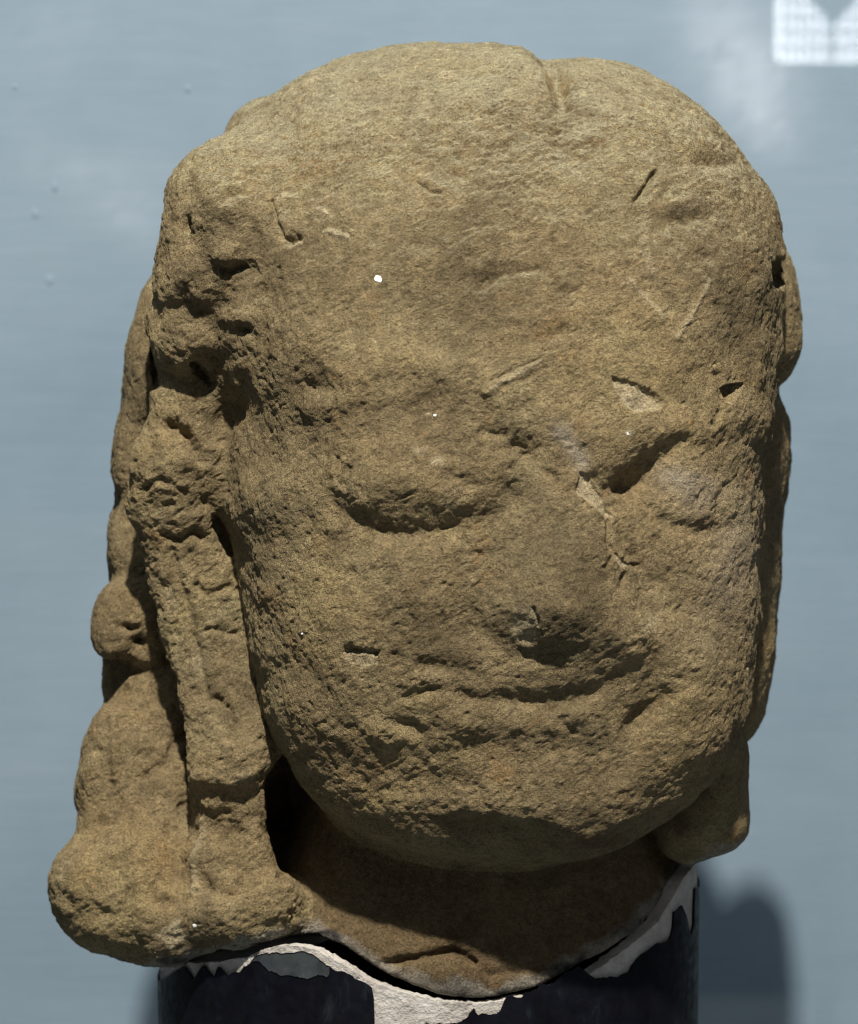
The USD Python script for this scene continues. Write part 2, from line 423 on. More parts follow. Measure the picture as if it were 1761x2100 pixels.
CUT_Y = [2010, 1994, 1962, 1940, 1926, 1924, 1948, 2000, 2034, 2044, 2025, 1954, 1897, 1844, 1786, 1752, 1730, 1730]


def f_cut(x, y, w):
    """Below this the stone is broken away (a level break in the world, so it rises in view as it goes back)."""
    ref = np.interp(x, [60, 560, 700, 1200, 1420, 1700], [600, 560, 440, 440, 580, 600])
    return (y - np.interp(x, CUT_X, CUT_Y)) + (np.maximum(w - ref, -60)) * 0.176


CARVE = [chain([(1586, 690, 640, 12), (1584, 850, 620, 20), (1580, 1000, 600, 22), (1574, 1180, 590, 22), (1562, 1340, 550, 18), (1535, 1480, 500, 14)], 5.0), ell((1592, 563, 520), (24, 34, 190), 25), ell((414, 765, 400), (9, 38, 60), -38),
         ell((316, 745, 560), (9, 70, 150), -8), ell((575, 1640, 560), (24, 100, 240), 2), ell((458, 1100, 560), (10, 60, 120), -25)]


def build_field():
    F = np.full((len(GX), len(GY), len(GW)), BIG, np.float32)
    for _, f, k in PRIMS:
        lo, hi = f.box
        s = [slice(max(np.searchsorted(g, l), 0), np.searchsorted(g, h)) for g, l, h in zip((GX, GY, GW), lo, hi)]
        x, y, w = GX[s[0]][:, None, None].astype(np.float32), GY[s[1]][None, :, None].astype(np.float32), GW[s[2]][None, None, :].astype(np.float32)
        v = np.clip(f(x, y, w), -400, BIG).astype(np.float32)
        F[tuple(s)] = np.minimum(F[tuple(s)], v) if k == 0 else umin(F[tuple(s)], v, k)
    for f in CARVE:
        lo, hi = f.box
        s = [slice(max(np.searchsorted(g, l), 0), np.searchsorted(g, h)) for g, l, h in zip((GX, GY, GW), lo, hi)]
        v = np.clip(f(GX[s[0]][:, None, None], GY[s[1]][None, :, None], GW[s[2]][None, None, :]), -300, 300).astype(np.float32)
        F[tuple(s)] = -umin(-F[tuple(s)], v, 8.0)
    c = f_cut(GX[:, None, None], GY[None, :, None], GW[None, None, :]).astype(np.float32)
    F = -umin(-F, -c, 14.0)
    F[[0, -1]] = BIG; F[:, [0, -1]] = BIG; F[:, :, [0, -1]] = BIG
    return F


def surface_nets(F):
    ins = F < 0
    cnt = sum(ins[i:F.shape[0] - 1 + i, j:F.shape[1] - 1 + j, k:F.shape[2] - 1 + k].astype(np.int8) for i in (0, 1) for j in (0, 1) for k in (0, 1))
    cells = np.argwhere((cnt > 0) & (cnt < 8))
    idx = np.full(cnt.shape, -1, np.int64)
    idx[tuple(cells.T)] = np.arange(len(cells))
    corners = np.array([(i, j, k) for i in (0, 1) for j in (0, 1) for k in (0, 1)])
    val = np.stack([F[tuple((cells + c).T)] for c in corners], 1)
    acc, num = np.zeros((len(cells), 3)), np.zeros(len(cells))
    for a in range(8):
        for b in range(a + 1, 8):
            if np.abs(corners[a] - corners[b]).sum() != 1:
                continue
            va, vb = val[:, a], val[:, b]
            x = (va < 0) != (vb < 0)
            t = np.where(x, va / np.where(x, va - vb, 1), 0)[:, None]
            acc += np.where(x[:, None], corners[a] + t * (corners[b] - corners[a]), 0)
            num += x
    V = (cells + acc / num[:, None])
    faces = []
    for ax in range(3):
        sl0 = [slice(None)] * 3; sl1 = [slice(None)] * 3
        sl0[ax], sl1[ax] = slice(0, -1), slice(1, None)
        a, b = ins[tuple(sl0)], ins[tuple(sl1)]
        e = np.argwhere(a != b)
        o1, o2 = np.eye(3, dtype=int)[(ax + 1) % 3], np.eye(3, dtype=int)[(ax + 2) % 3]
        ok = (e[:, (ax + 1) % 3] > 0) & (e[:, (ax + 2) % 3] > 0)
        e = e[ok]
        flip = a[tuple(e.T)]
        q = np.stack([idx[tuple((e - o1 - o2).T)], idx[tuple((e - o2).T)], idx[tuple(e.T)], idx[tuple((e - o1).T)]], 1)
        q = np.where(flip[:, None], q, q[:, ::-1])
        faces.append(q)
    q = np.vstack(faces)
    f = np.vstack([q[:, [0, 1, 2]], q[:, [0, 2, 3]]])
    return V * CELL + [GX[0], GY[0], GW[0]], f


def normals(v, f):
    n = np.zeros_like(v)
    fn = np.cross(v[f[:, 1]] - v[f[:, 0]], v[f[:, 2]] - v[f[:, 0]])
    for k in range(3):
        np.add.at(n, f[:, k], fn)
    return n / np.maximum(np.linalg.norm(n, axis=1, keepdims=True), 1e-9)


def smooth_mesh(v, f, times, lam=0.5, mu=-0.52):
    n = len(v)
    e = np.vstack([f[:, [0, 1]], f[:, [1, 2]], f[:, [2, 0]]])
    A = sparse.coo_matrix((np.ones(len(e)), (e[:, 0], e[:, 1])), (n, n)).tocsr()
    A = A + A.T
    D = sparse.diags(1 / np.maximum(np.asarray(A.sum(1)).ravel(), 1)) @ A
    for i in range(times):
        v = v + lam * (D @ v - v)
        v = v + mu * (D @ v - v)
    return v


V, FC = surface_nets(build_field())
V = smooth_mesh(V, FC, 2)
V, FC = trimesh.remesh.subdivide(V, FC)
V = smooth_mesh(V, FC, 2)
fn = np.cross(V[FC[:, 1]] - V[FC[:, 0]], V[FC[:, 2]] - V[FC[:, 0]])
fn /= np.linalg.norm(fn, axis=1, keepdims=True)
if (fn * (V[FC].mean(1) - V.mean(0))).sum() < 0:
    fn = -fn
V, FC = trimesh.remesh.subdivide(V, FC, face_index=np.nonzero(fn[:, 2] < 0.15)[0])      # finer where it faces the viewer's half
N = normals(V, FC)
if (N * (V - V.mean(0))).sum() < 0:
    FC = FC[:, ::-1]
    N = -N

# which primitive each point belongs to
best = np.full(len(V), 1e9)
who = np.zeros(len(V), int)
for i, (_, f, _) in enumerate(PRIMS):
    d = f(V[:, 0], V[:, 1], V[:, 2])
    if i == 0:
        d = d + 4
    b = d < best
    best[b], who[b] = d[b], i
GROUPS = ['core', 'neck', 'temple_hair', 'back_hair', 'face_lock', 'rear_lock', 'rear_lock_end', 'side_lock', 'side_lock_end']
grp = np.array([GROUPS.index(PRIMS[i][0]) for i in range(len(PRIMS))])[who]

# ------------------------------------------------------------------ carving: strokes that raise (+) or cut (-) the surface along its normal
PX, PY, PW = V.T
front = np.clip((-N[:, 2] + 0.12) / 0.3, 0, 1)
H = np.zeros(len(V))
PALE, DUST, DARK = np.zeros(len(V)), np.zeros(len(V)), np.zeros(len(V))
MORT, BLACK, PAINTED_HAZE = np.zeros(len(V)), np.zeros(len(V)), np.zeros(len(V))
# brush positions wander a little so that no stroke is a perfect curve
WX = PX + 14 * (fbm(V / 55.0, 3, 11) - 0.5) + 8 * (fbm(V / 13.0, 2, 13) - 0.5)
WY = PY + 14 * (fbm(V / 55.0, 3, 12) - 0.5) + 8 * (fbm(V / 13.0, 2, 14) - 0.5)


def g(x, y, rx, ry, h, rot=0.0, to=None):
    """A soft bump or hollow."""
    global H
    t = math.radians(rot)
    R = 3.0 * max(rx, ry)
    i = np.nonzero((np.abs(WX - x) < R) & (np.abs(WY - y) < R) & (front > 0))[0]
    dx, dy = WX[i] - x, WY[i] - y
    a, b = (dx * math.cos(t) + dy * math.sin(t)) / rx, (-dx * math.sin(t) + dy * math.cos(t)) / ry
    e = np.exp(-(a * a + b * b)) * front[i]
    if to is None:
        H[i] += h * e
    else:
        to[i] = np.maximum(to[i], h * e)


def seg_dist(i, pts):
    P = np.array(pts, float)
    best = np.full(len(i), 1e9)
    for a, b in zip(P[:-1], P[1:]):
        d = b - a
        t = np.clip(((WX[i] - a[0]) * d[0] + (WY[i] - a[1]) * d[1]) / (d @ d), 0, 1)
        best = np.minimum(best, np.hypot(WX[i] - a[0] - t * d[0], WY[i] - a[1] - t * d[1]))
    return best


def s(pts, w, h, to=None, p=2.0):
    """A stroke of half-width w along a line."""
    P = np.array(pts, float)
    R = 3 * w
    i = np.nonzero((WX > P[:, 0].min() - R) & (WX < P[:, 0].max() + R) & (WY > P[:, 1].min() - R) & (WY < P[:, 1].max() + R) & (front > 0))[0]
    e = np.exp(-(seg_dist(i, pts) / w) ** p) * front[i]
    if to is None:
        H[i] += h * e
    else:
        to[i] = np.maximum(to[i], h * e)


def ramp(a, b, w0, w1, h, roll):
    """A form that swells steadily from a to b (half-width w0 to w1, height 0 to h) and rolls under below b."""
    i = np.nonzero((np.abs(WX - b[0]) < 3 * w1) & (WY > a[1] - 5) & (WY < b[1] + 3 * roll) & (front > 0))[0]
    t = (WY[i] - a[1]) / (b[1] - a[1])
    c = np.clip(t, 0, 1)
    up_ = np.where(t < 1, c * c * (1.6 - 0.6 * c), np.exp(-((WY[i] - b[1]) / roll) ** 2))
    x = (WX[i] - (a[0] + (b[0] - a[0]) * c)) / (w0 + (w1 - w0) * c)
    H[i] += h * up_ * np.exp(-x * x) * front[i]


def chip(poly, depth, soft=8.0, tilt=(0, 0), pale=0.0):
    """A flake broken out of the surface: flat floor, crisp rim; tilt makes the floor slope (per unit)."""
    P = np.array(poly, float)
    R = soft * 2
    i = np.nonzero((WX > P[:, 0].min() - R) & (WX < P[:, 0].max() + R) & (WY > P[:, 1].min() - R) & (WY < P[:, 1].max() + R) & (front > 0))[0]
    d = seg_dist(i, list(poly) + [poly[0]])
    inside = np.zeros(len(i), bool)
    for a, b in zip(P, np.roll(P, -1, 0)):
        c = ((a[1] > WY[i]) != (b[1] > WY[i])) & (WX[i] < (b[0] - a[0]) * (WY[i] - a[1]) / (b[1] - a[1] + 1e-9) + a[0])
        inside ^= c
    sd = np.where(inside, d, -d)
    t = np.clip(0.5 + sd / soft, 0, 1)
    t = t * t * (3 - 2 * t)
    c = P.mean(0)
    dep = depth + (WX[i] - c[0]) * tilt[0] + (WY[i] - c[1]) * tilt[1]
    H[i] -= t * np.maximum(dep, 0) * front[i]
    if pale:
        PALE[i] = np.maximum(PALE[i], pale * t * front[i] * np.clip(1.15 - 0.6 * vnoise(V[i] / 12, 5), 0, 1))


def carve():
    # crown: the parting, the swell either side of it
    s([(1104, 112), (1138, 160), (1152, 205)], 16, -16); s([(1138, 160), (1154, 225), (1146, 290)], 20, -15); s([(1000, 130), (1080, 140), (1120, 190)], 30, 10)
    g(960, 190, 190, 110, 14); g(1060, 190, 70, 70, 12); g(1290, 250, 130, 100, 10)
    s([(1150, 330), (1135, 430)], 26, -9)
    # brow and forehead
    g(1000, 560, 260, 150, 10)
    s([(1342, 356), (1322, 388), (1300, 414)], 5, -15); s([(1356, 372), (1340, 400), (1322, 425)], 12, 6)
    s([(1322, 440), (1322, 500), (1336, 560)], 12, 6); s([(1322, 440), (1322, 500), (1336, 560)], 10, 0.3, PALE)
    g(1405, 450, 48, 20, -18, -12); g(1380, 425, 50, 20, 9)
    s([(860, 376), (878, 390), (897, 396)], 4, -8); s([(880, 372), (905, 385)], 8, 4)
    s([(562, 414), (572, 452), (578, 480), (596, 500)], 4, -9); g(602, 492, 15, 8, -22, -15); g(590, 460, 22, 24, 10); s([(598, 505), (616, 492)], 5, 0.5, PALE)
    for a, b in [((585, 405), (608, 409)), ((675, 478), (712, 492)), ((655, 432), (672, 438)), ((625, 182), (650, 168)), ((905, 160), (930, 162))]:
        s([a, b], 6, 5); s([a, b], 6, 0.75, PALE)
    g(1020, 570, 40, 18, -10, -10); s([(985, 590), (1040, 565), (1100, 550)], 9, -7)
    g(1130, 690, 60, 18, -10, -15); g(1185, 600, 45, 20, -7); g(760, 640, 120, 60, -7)
    s([(1010, 785), (1060, 755), (1112, 735)], 4, -4); s([(1005, 803), (1060, 768), (1105, 745)], 5, 0.55, PALE); s([(1000, 806), (1060, 770), (1110, 745)], 9, 7)
    s([(1290, 575), (1325, 610), (1362, 652)], 6, 4); s([(1290, 575), (1325, 610), (1362, 652)], 5, 0.5, PALE)
    s([(1456, 575), (1430, 630), (1390, 692)], 6, 4); s([(1456, 575), (1430, 630), (1390, 692)], 5, 0.6, PALE)
    g(1240, 690, 45, 30, -9); g(1300, 470, 60, 60, -8)
    g(1440, 330, 50, 20, -9); g(1480, 330, 30, 12, -12)
    # right temple
    chip([(1481, 800), (1500, 792), (1520, 790), (1508, 812), (1490, 824)], 26, 8); s([(1475, 770), (1480, 800), (1478, 840), (1460, 870)], 8, -8)
    s([(1560, 700), (1545, 800), (1560, 900)], 16, 8)
    # left brow, temple pocket
    g(655, 796, 60, 30, -16, -8); s([(612, 832), (700, 820), (800, 815), (880, 800)], 22, 7)
    g(640, 700, 80, 50, 8); s([(720, 770), (850, 735), (980, 775), (1060, 850)], 44, 18)
    s([(560, 560), (535, 660), (515, 760), (480, 850)], 26, -14)
    # left eye: a heavy worn bulge with its shadowed underside
    g(860, 905, 240, 60, -12); g(840, 965, 150, 95, 50, 8); g(880, 900, 110, 40, 12)
    s([(690, 1030), (730, 1068), (790, 1092), (870, 1098), (930, 1082), (1000, 1058), (1045, 1015)], 30, -14)
    s([(770, 1088), (860, 1093), (925, 1078)], 10, -6)
    g(942, 980, 36, 14, -11, 12); g(968, 995, 20, 8, -8); g(955, 1030, 45, 22, 8); g(640, 930, 45, 60, -10)
    chip([(690, 935), (735, 960), (720, 1005), (690, 990)], 6, 10)
    g(905, 948, 12, 10, 0.8, 0, PALE); g(868, 925, 14, 8, 0.6, 0, PALE); g(878, 852, 5, 3, 1.0, 0, PALE)
    # root of the nose
    g(1068, 912, 45, 34, -18); s([(1058, 915), (1095, 945), (1136, 988)], 15, -12); s([(985, 888), (1032, 892)], 9, -9); g(1072, 838, 26, 22, -14)
    s([(1050, 960), (1075, 930)], 6, -8)
    # right brow ridge and its deep socket
    s([(1160, 870), (1250, 885), (1330, 895), (1410, 880), (1500, 850)], 46, 13)
    g(1325, 975, 70, 36, -44, -44); g(1288, 1000, 34, 30, -12); s([(1398, 905), (1360, 935), (1290, 985)], 20, -10)
    g(1432, 1000, 85, 66, 15); g(1400, 960, 50, 30, 6)
    s([(1350, 1060), (1410, 1086), (1475, 1092)], 18, -9); s([(1480, 1000), (1473, 1052)], 9, -6); s([(1436, 1010), (1421, 1038)], 6, -5); g(1500, 1080, 34, 18, -6)
    chip([(1262, 773), (1290, 782), (1328, 805), (1357, 828), (1350, 838), (1306, 841), (1282, 828), (1258, 790)], 8, 9, (0.11, -0.20), 0.85)
    s([(1284, 777), (1320, 797), (1357, 824)], 4, -5)
    g(1287, 890, 9, 7, 0.9, 0, PALE)
    # nose: broad, broken, its ridge flaked on the right
    ramp((1128, 930), (1145, 1235), 42, 112, 84, 108); g(1190, 1390, 130, 55, 6); s([(1292, 1020), (1330, 1130), (1372, 1240)], 46, -22)
    s([(1225, 985), (1262, 1060), (1300, 1160), (1330, 1260)], 20, -16)
    s([(1190, 980), (1215, 1030), (1260, 1070)], 16, 10)
    chip([(1189, 968), (1206, 976), (1232, 1018), (1262, 1058), (1246, 1062), (1211, 1033), (1184, 1012), (1183, 989)], 11, 7, (0.12, -0.06), 0.9)
    s([(1250, 1066), (1246, 1110), (1258, 1138), (1240, 1162)], 6, -13); chip([(1262, 1138), (1292, 1160), (1280, 1168), (1258, 1150)], 8, 6, (0, 0), 0.7); g(1306, 1160, 15, 9, -13); s([(1278, 1180), (1270, 1200)], 5, -8)
    s([(1215, 1050), (1240, 1120), (1245, 1160)], 30, 7)
    chip([(1056, 1245), (1078, 1236), (1098, 1246), (1106, 1290), (1090, 1318), (1062, 1312), (1050, 1285)], 5, 18, (-0.1, 0.10), 0.6); s([(1092, 1242), (1104, 1270)], 4, -9)
    g(1090, 1343, 48, 17, -9, 4); g(1200, 1310, 90, 30, 4); g(1315, 1285, 26, 40, 12, -20); s([(1326, 1290), (1342, 1272)], 12, 0.4, PALE)
    # left cheek and the fold beside the nose
    g(690, 1220, 190, 130, 16); s([(1030, 1040), (1005, 1160), (965, 1280)], 60, -24); g(900, 1210, 90, 70, 6)
    chip([(704, 1338), (730, 1328), (776, 1334), (776, 1358), (750, 1368), (715, 1358)], 8, 9, (0.02, -0.30), 0.65); s([(712, 1332), (745, 1330), (775, 1338)], 6, -9)
    # mouth: a smile with a cut-in right end
    s([(860, 1362), (910, 1370), (972, 1384)], 15, -10); s([(900, 1398), (1000, 1402), (1120, 1398), (1230, 1366)], 34, 5)
    s([(950, 1426), (1030, 1444), (1130, 1442), (1210, 1420)], 20, -10); s([(1210, 1420), (1318, 1352)], 24, -5)
    g(870, 1420, 36, 12, -14, -12); g(850, 1400, 50, 40, 6)
    s([(940, 1482), (1040, 1490), (1130, 1486), (1200, 1466)], 38, 11)
    s([(1326, 1318), (1340, 1370), (1332, 1420), (1318, 1460)], 24, -13); s([(1370, 1430), (1330, 1462), (1290, 1490)], 18, -14)
    s([(1250, 1290), (1300, 1330)], 30, 14); g(1410, 1350, 60, 60, 12); g(1400, 1440, 40, 26, 12, -30)
    # chin
    g(832, 1490, 34, 16, -14, 10); g(790, 1500, 30, 20, 8); s([(1150, 1478), (1182, 1506)], 6, -4)
    s([(830, 1560), (940, 1545), (1040, 1560)], 34, -3); g(950, 1605, 75, 28, -10, -12); ramp((1110, 1470), (1130, 1640), 130, 185, 38, 80); g(860, 1600, 90, 50, -16); g(1330, 1650, 60, 60, -8); s([(960, 1535), (1100, 1548), (1230, 1525)], 30, -6); g(1330, 1570, 70, 60, 12); g(1240, 1560, 30, 60, -10, 20)
    g(1420, 1520, 90, 70, 10); g(700, 1560, 110, 80, -6); s([(1300, 1500), (1270, 1580)], 20, -10); g(1180, 1700, 90, 30, 8); g(980, 1690, 120, 22, -12)
    # hair over the left temple
    g(470, 520, 34, 25, 24); s([(450, 550), (470, 559), (494, 550)], 10, -16); g(496, 674, 14, 13, -18); g(490, 650, 30, 14, 12); g(440, 626, 34, 16, -6, -15)
    g(482, 398, 24, 10, -11, -20); g(470, 432, 45, 20, 10); g(381, 465, 8, 17, -26); g(345, 600, 30, 30, 8); g(380, 600, 14, 20, -12)
    g(520, 600, 30, 16, -10); s([(330, 660), (345, 700), (372, 690)], 12, -6); g(420, 700, 40, 20, 14); g(470, 735, 40, 16, -6)
    s([(500, 430), (520, 480), (510, 560)], 16, -9)
    # the lock beside the face
    s([(342, 872), (380, 890), (400, 915), (420, 945)], 12, -30); s([(330, 905), (365, 915), (385, 945)], 18, 10); g(345, 1035, 12, 10, -10); s([(335, 1098), (372, 1116), (400, 1096), (418, 1106)], 9, -14); g(428, 1036, 13, 15, -16)
    g(440, 925, 16, 16, 10); g(330, 950, 30, 50, 8); g(370, 1000, 30, 16, 10); s([(300, 1000), (330, 985), (380, 1010)], 8, -10)
    s([(352, 1130), (392, 1280), (424, 1440)], 10, -10); s([(455, 1180), (505, 1350), (540, 1500)], 16, 9); s([(430, 1250), (470, 1400)], 9, -6)
    s([(400, 1200), (420, 1220), (470, 1205)], 9, -10); s([(420, 1290), (480, 1300)], 8, -9); g(405, 1360, 14, 26, 0.45, 0, PALE); g(340, 1210, 9, 40, 0.35, -14, PALE)
    g(447, 1434, 16, 11, -20, 30); s([(430, 1460), (450, 1500), (490, 1560)], 16, 12); s([(470, 1450), (480, 1520)], 9, -12)
    s([(400, 1648), (440, 1632), (500, 1640), (560, 1612)], 26, -18); s([(420, 1600), (470, 1612), (520, 1590)], 18, 16); g(500, 1600, 20, 10, 0.35, 0, PALE)
    g(485, 1560, 85, 62, 26); s([(405, 1695), (480, 1700), (555, 1680)], 38, -24); s([(420, 1812), (470, 1832), (530, 1792)], 22, -18); g(455, 1672, 30, 12, -12)
    s([(398, 1690), (404, 1760), (396, 1830)], 10, 12); s([(398, 1690), (404, 1760), (396, 1830)], 8, 0.5, PALE)
    s([(575, 1800), (610, 1850), (612, 1880)], 8, -14)
    # the locks behind it
    g(288, 1322, 20, 18, -34); g(266, 1288, 20, 8, -18); g(230, 1330, 20, 10, 10); s([(220, 1355), (260, 1362)], 8, -12)
    s([(240, 1360), (300, 1380), (330, 1440)], 14, -10); s([(232, 1470), (238, 1600)], 9, 12); g(195, 1540, 18, 12, -10)
    chip([(207, 1440), (240, 1418), (300, 1436), (366, 1470), (366, 1510), (313, 1569), (268, 1614), (264, 1667), (201, 1676), (174, 1712), (120, 1700), (120, 1560), (160, 1500)], -26, 26)
    s([(168, 1718), (200, 1686), (266, 1672)], 12, -14); s([(300, 1590), (340, 1560), (366, 1520)], 10, -16); g(290, 1520, 36, 30, 10)
    g(225, 1780, 22, 26, -10); g(130, 1790, 12, 40, 0.35, 15, PALE); g(300, 1830, 40, 20, -16, -20); g(340, 1850, 30, 12, -16); g(160, 1850, 60, 20, -8, 25); g(220, 1880, 40, 16, -10)
    chip([(318, 1916), (372, 1880), (382, 1928), (350, 1944)], -12, 8, (0, 0), 0.9)
    s([(262, 1690), (268, 1800), (290, 1860)], 9, 8)
    # neck: the broken lip at its base
    g(930, 1995, 66, 34, 18); s([(790, 1976), (880, 1962), (930, 1950), (972, 1974)], 9, -20); s([(1000, 2000), (1060, 1990), (1160, 1975)], 10, -8)
    g(1290, 1900, 40, 16, 8, -40)


carve()
H = np.where(H < 0, H * np.clip(0.5 + 0.95 * fbm(V / 34.0, 2, 15), 0.45, 1.3), H)
# which stone is rough: face and locks; the neck, sheltered under the chin, is smoother
rough = np.interp(grp, range(9), [1.0, 0.42, 1.25, 0.8, 1.35, 1.0, 1.15, 0.8, 0.6])
shelter = np.clip((PY - 1650) / 90, 0, 1) * (grp == 0) * np.clip((PW - 150) / 90, 0, 1)
rough = rough * (1 - 0.6 * shelter)
fb = lambda sc, o, sd: fbm(V / sc, o, sd) - 0.5
T = V @ np.array([[0.86, -0.5, 0.1], [0.5, 0.86, 0.0], [-0.1, 0.05, 1.0]]).T / np.array([34.0, 15.0, 24.0])
scale_ = 1 - 2 * np.abs(fbm(T, 3, 31) - 0.5)
H += rough * (20 * fb(150.0, 2, 1) + 13 * fb(62.0, 2, 2) + 7 * fb(24.0, 2, 3) + 2.5 * (scale_ - 0.8))
T2 = V @ np.array([[0.86, -0.5, 0.1], [0.5, 0.86, 0.0], [-0.1, 0.05, 1.0]]).T
H += rough * (3.6 * (fbm(T2 / np.array([12.5, 9.0, 11.0]), 3, 32) - 0.5) - 1.7 * np.clip(fbm(T2 / np.array([18.0, 12.0, 15.0]), 2, 33) - 0.56, 0, 1) * 6)
V = V + N * H[:, None]
N = normals(V, FC)

# stains and dust, plus glass haze and shade painted into the colour
up = np.clip(-N[:, 1], 0, 1)
DUST = np.clip(0.75 * np.clip((up - 0.35) / 0.5, 0, 1) * np.clip((900 - PY) / 600, 0, 1), 0, 0.7) * (0.5 + fbm(V / 60, 3, 41))
s([(1150, 885), (1172, 915), (1195, 950)], 17, 0.34, PAINTED_HAZE)
g(1400, 985, 45, 30, 0.34, 15, PAINTED_HAZE); g(1430, 1010, 70, 50, 0.22, 20, PAINTED_HAZE); g(1500, 1150, 60, 150, 0.16, 10, PAINTED_HAZE)  # haze of the case glass painted onto nose and cheek as pale patches
g(930, 1925, 60, 45, 0.85, 0, DARK); g(1040, 1945, 70, 40, 0.75, 0, DARK); g(880, 1950, 60, 30, 0.8, 0, DARK); g(590, 1690, 40, 90, 0.8, 0, DARK); g(1395, 1690, 30, 26, 0.6, 0, DARK)  # neck-base stains; the last two put gap and jaw shade into the colour
g(1190, 1720, 130, 26, 0.55, 0, DARK); g(960, 1690, 160, 24, 0.35, 0, DARK)  # darker brown bands low on the chin
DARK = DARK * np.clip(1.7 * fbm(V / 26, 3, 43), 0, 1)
DARK = np.maximum(DARK, (grp == 1) * 0.5)  # whole neck darkened: the shade of the jaw put into its colour
edge = f_cut(PX, PY, PW)
MORT = np.clip((edge + 34 + 50 * (fbm(V / 40, 3, 44) - 0.5)) / 18, 0, 1) * 0.55
BLACK = np.clip((edge + 22 + 70 * (fbm(V / 55, 3, 45) - 0.5)) / 14, 0, 1) * np.clip(3 * (fbm(V / 40, 2, 46) - 0.38), 0, 1) * 0.9
ST = np.stack([np.clip(PALE, 0, 1), np.clip(DUST, 0, 1), np.clip(DARK, 0, 1)], 1)
MO = np.stack([MORT, BLACK, PAINTED_HAZE], 1)
W = world(V)
NW = normals(W, FC)

# ------------------------------------------------------------------ the head's parts
fx, fy, fw = V[FC].mean(1).T
fg = grp[FC[:, 0]]


def in_ell(x, y, rx, ry, rot=0.0):
    t = math.radians(rot)
    dx, dy = fx - x, fy - y
    return ((dx * math.cos(t) + dy * math.sin(t)) / rx) ** 2 + ((-dx * math.sin(t) + dy * math.cos(t)) / ry) ** 2 < 1


code = np.full(len(FC), -1)
PARTS = {}


def assign(path, mask):
    k = len(PARTS)
    PARTS[k] = path
    code[mask & (code < 0)] = k


core = fg == 0
fr = core & (fw < 640)
head = thing('stone_head', 'weathered brown sandstone head with worn face and long beaded hair on a dark post', 'sculpture', (0, 0, 0))
HP = '/World/stone_head'
assign('face/eye', fr & in_ell(845, 990, 190, 118, 5))
assign('face/eye_001', fr & in_ell(1400, 1000, 130, 92, -10))
assign('face/nose', fr & (np.abs(fx - (1150 + (fy - 950) * 0.09)) < np.interp(fy, [930, 960, 1150, 1250, 1340, 1365], [0, 60, 105, 150, 130, 0])) & (fy > 930) & (fy < 1365))
assign('face/mouth', fr & in_ell(1080, 1430, 250, 72, -6))
assign('face/chin', fr & in_ell(1110, 1640, 260, 118, 0))
line = np.interp(fx, [300, 500, 700, 1000, 1150, 1400, 1650], [620, 470, 370, 330, 320, 370, 560])
assign('crown', core & ((fy < line) | (fw > 640)))
assign('face', core)
assign('neck', fg == 1)
assign('temple_hair', fg == 2)
assign('back_hair', fg == 3)
assign('hair_lock', fg == 4)
assign('hair_lock_001', fg == 5)
assign('hair_lock_002', fg == 6)
assign('hair_lock_003', fg == 7)
assign('hair_lock_004', fg == 8)
order = sorted(PARTS, key=lambda k: PARTS[k].count('/'))
for k in order:
    fs = FC[code == k]
    if len(fs) == 0:
        continue
    used, inv = np.unique(fs.ravel(), return_inverse=True)
    p = mesh_with(f'{HP}/{PARTS[k]}', W[used], inv.reshape(-1, 3), NW[used], 'weathered_sandstone', {'stain_shade': ST[used], 'mortar': MO[used]})
    lab = {'hair_lock': 'thick rough lock hanging beside the left cheek', 'hair_lock_001': 'row of rounded beads of hair at the far left', 'hair_lock_002': 'swollen smooth end of the left hair',
           'hair_lock_003': 'shaded lock along the right edge of the face', 'hair_lock_004': 'dark squared end of the right lock', 'neck': 'smooth shadowed neck with a stained broken base',
           'face/eye_001': 'eye under a deep shadowed brow', 'face/eye': 'heavy closed bulging eye'}.get(PARTS[k])
    if lab:
        tag(p, label=lab)


def surface_at(u, v):
    i = np.argmin((V[:, 0] - u) ** 2 + (V[:, 1] - v) ** 2 + np.where(N[:, 2] < 0, 0, 1e7))
    return W[i], NW[i]


def speck(u, v, r, seed):
    c, n = surface_at(u, v)
    rr = np.random.default_rng(seed)
    k = 11
    a = np.linspace(0, 2 * math.pi, k, endpoint=False)
    rad = r * U * (0.6 + 0.7 * rr.random(k))
    t = np.cross(n, [0, 0, 1.0]); t /= np.linalg.norm(t)
    b = np.cross(n, t)
    rim = c + (rad * np.cos(a))[:, None] * t + (rad * np.sin(a))[:, None] * b - 0.0008 * n
    top = c + (0.75 * rad * np.cos(a))[:, None] * t + (0.75 * rad * np.sin(a))[:, None] * b + 0.0004 * n
    v_ = np.vstack([rim, top, [c + 0.0005 * n]])
    f_ = [(i, (i + 1) % k, k + (i + 1) % k) for i in range(k)] + [(i, k + (i + 1) % k, k + i) for i in range(k)] + [(k + i, k + (i + 1) % k, 2 * k) for i in range(k)]
    obj('white_speck', (v_, np.array(f_)), 'white_speck', HP)


for i, (u, v, r) in enumerate([(776, 572, 10), (893, 852, 4), (1287, 890, 4), (620, 1300, 3), (400, 1898, 5), (1350, 1640, 4)]):
    speck(u, v, r, i)


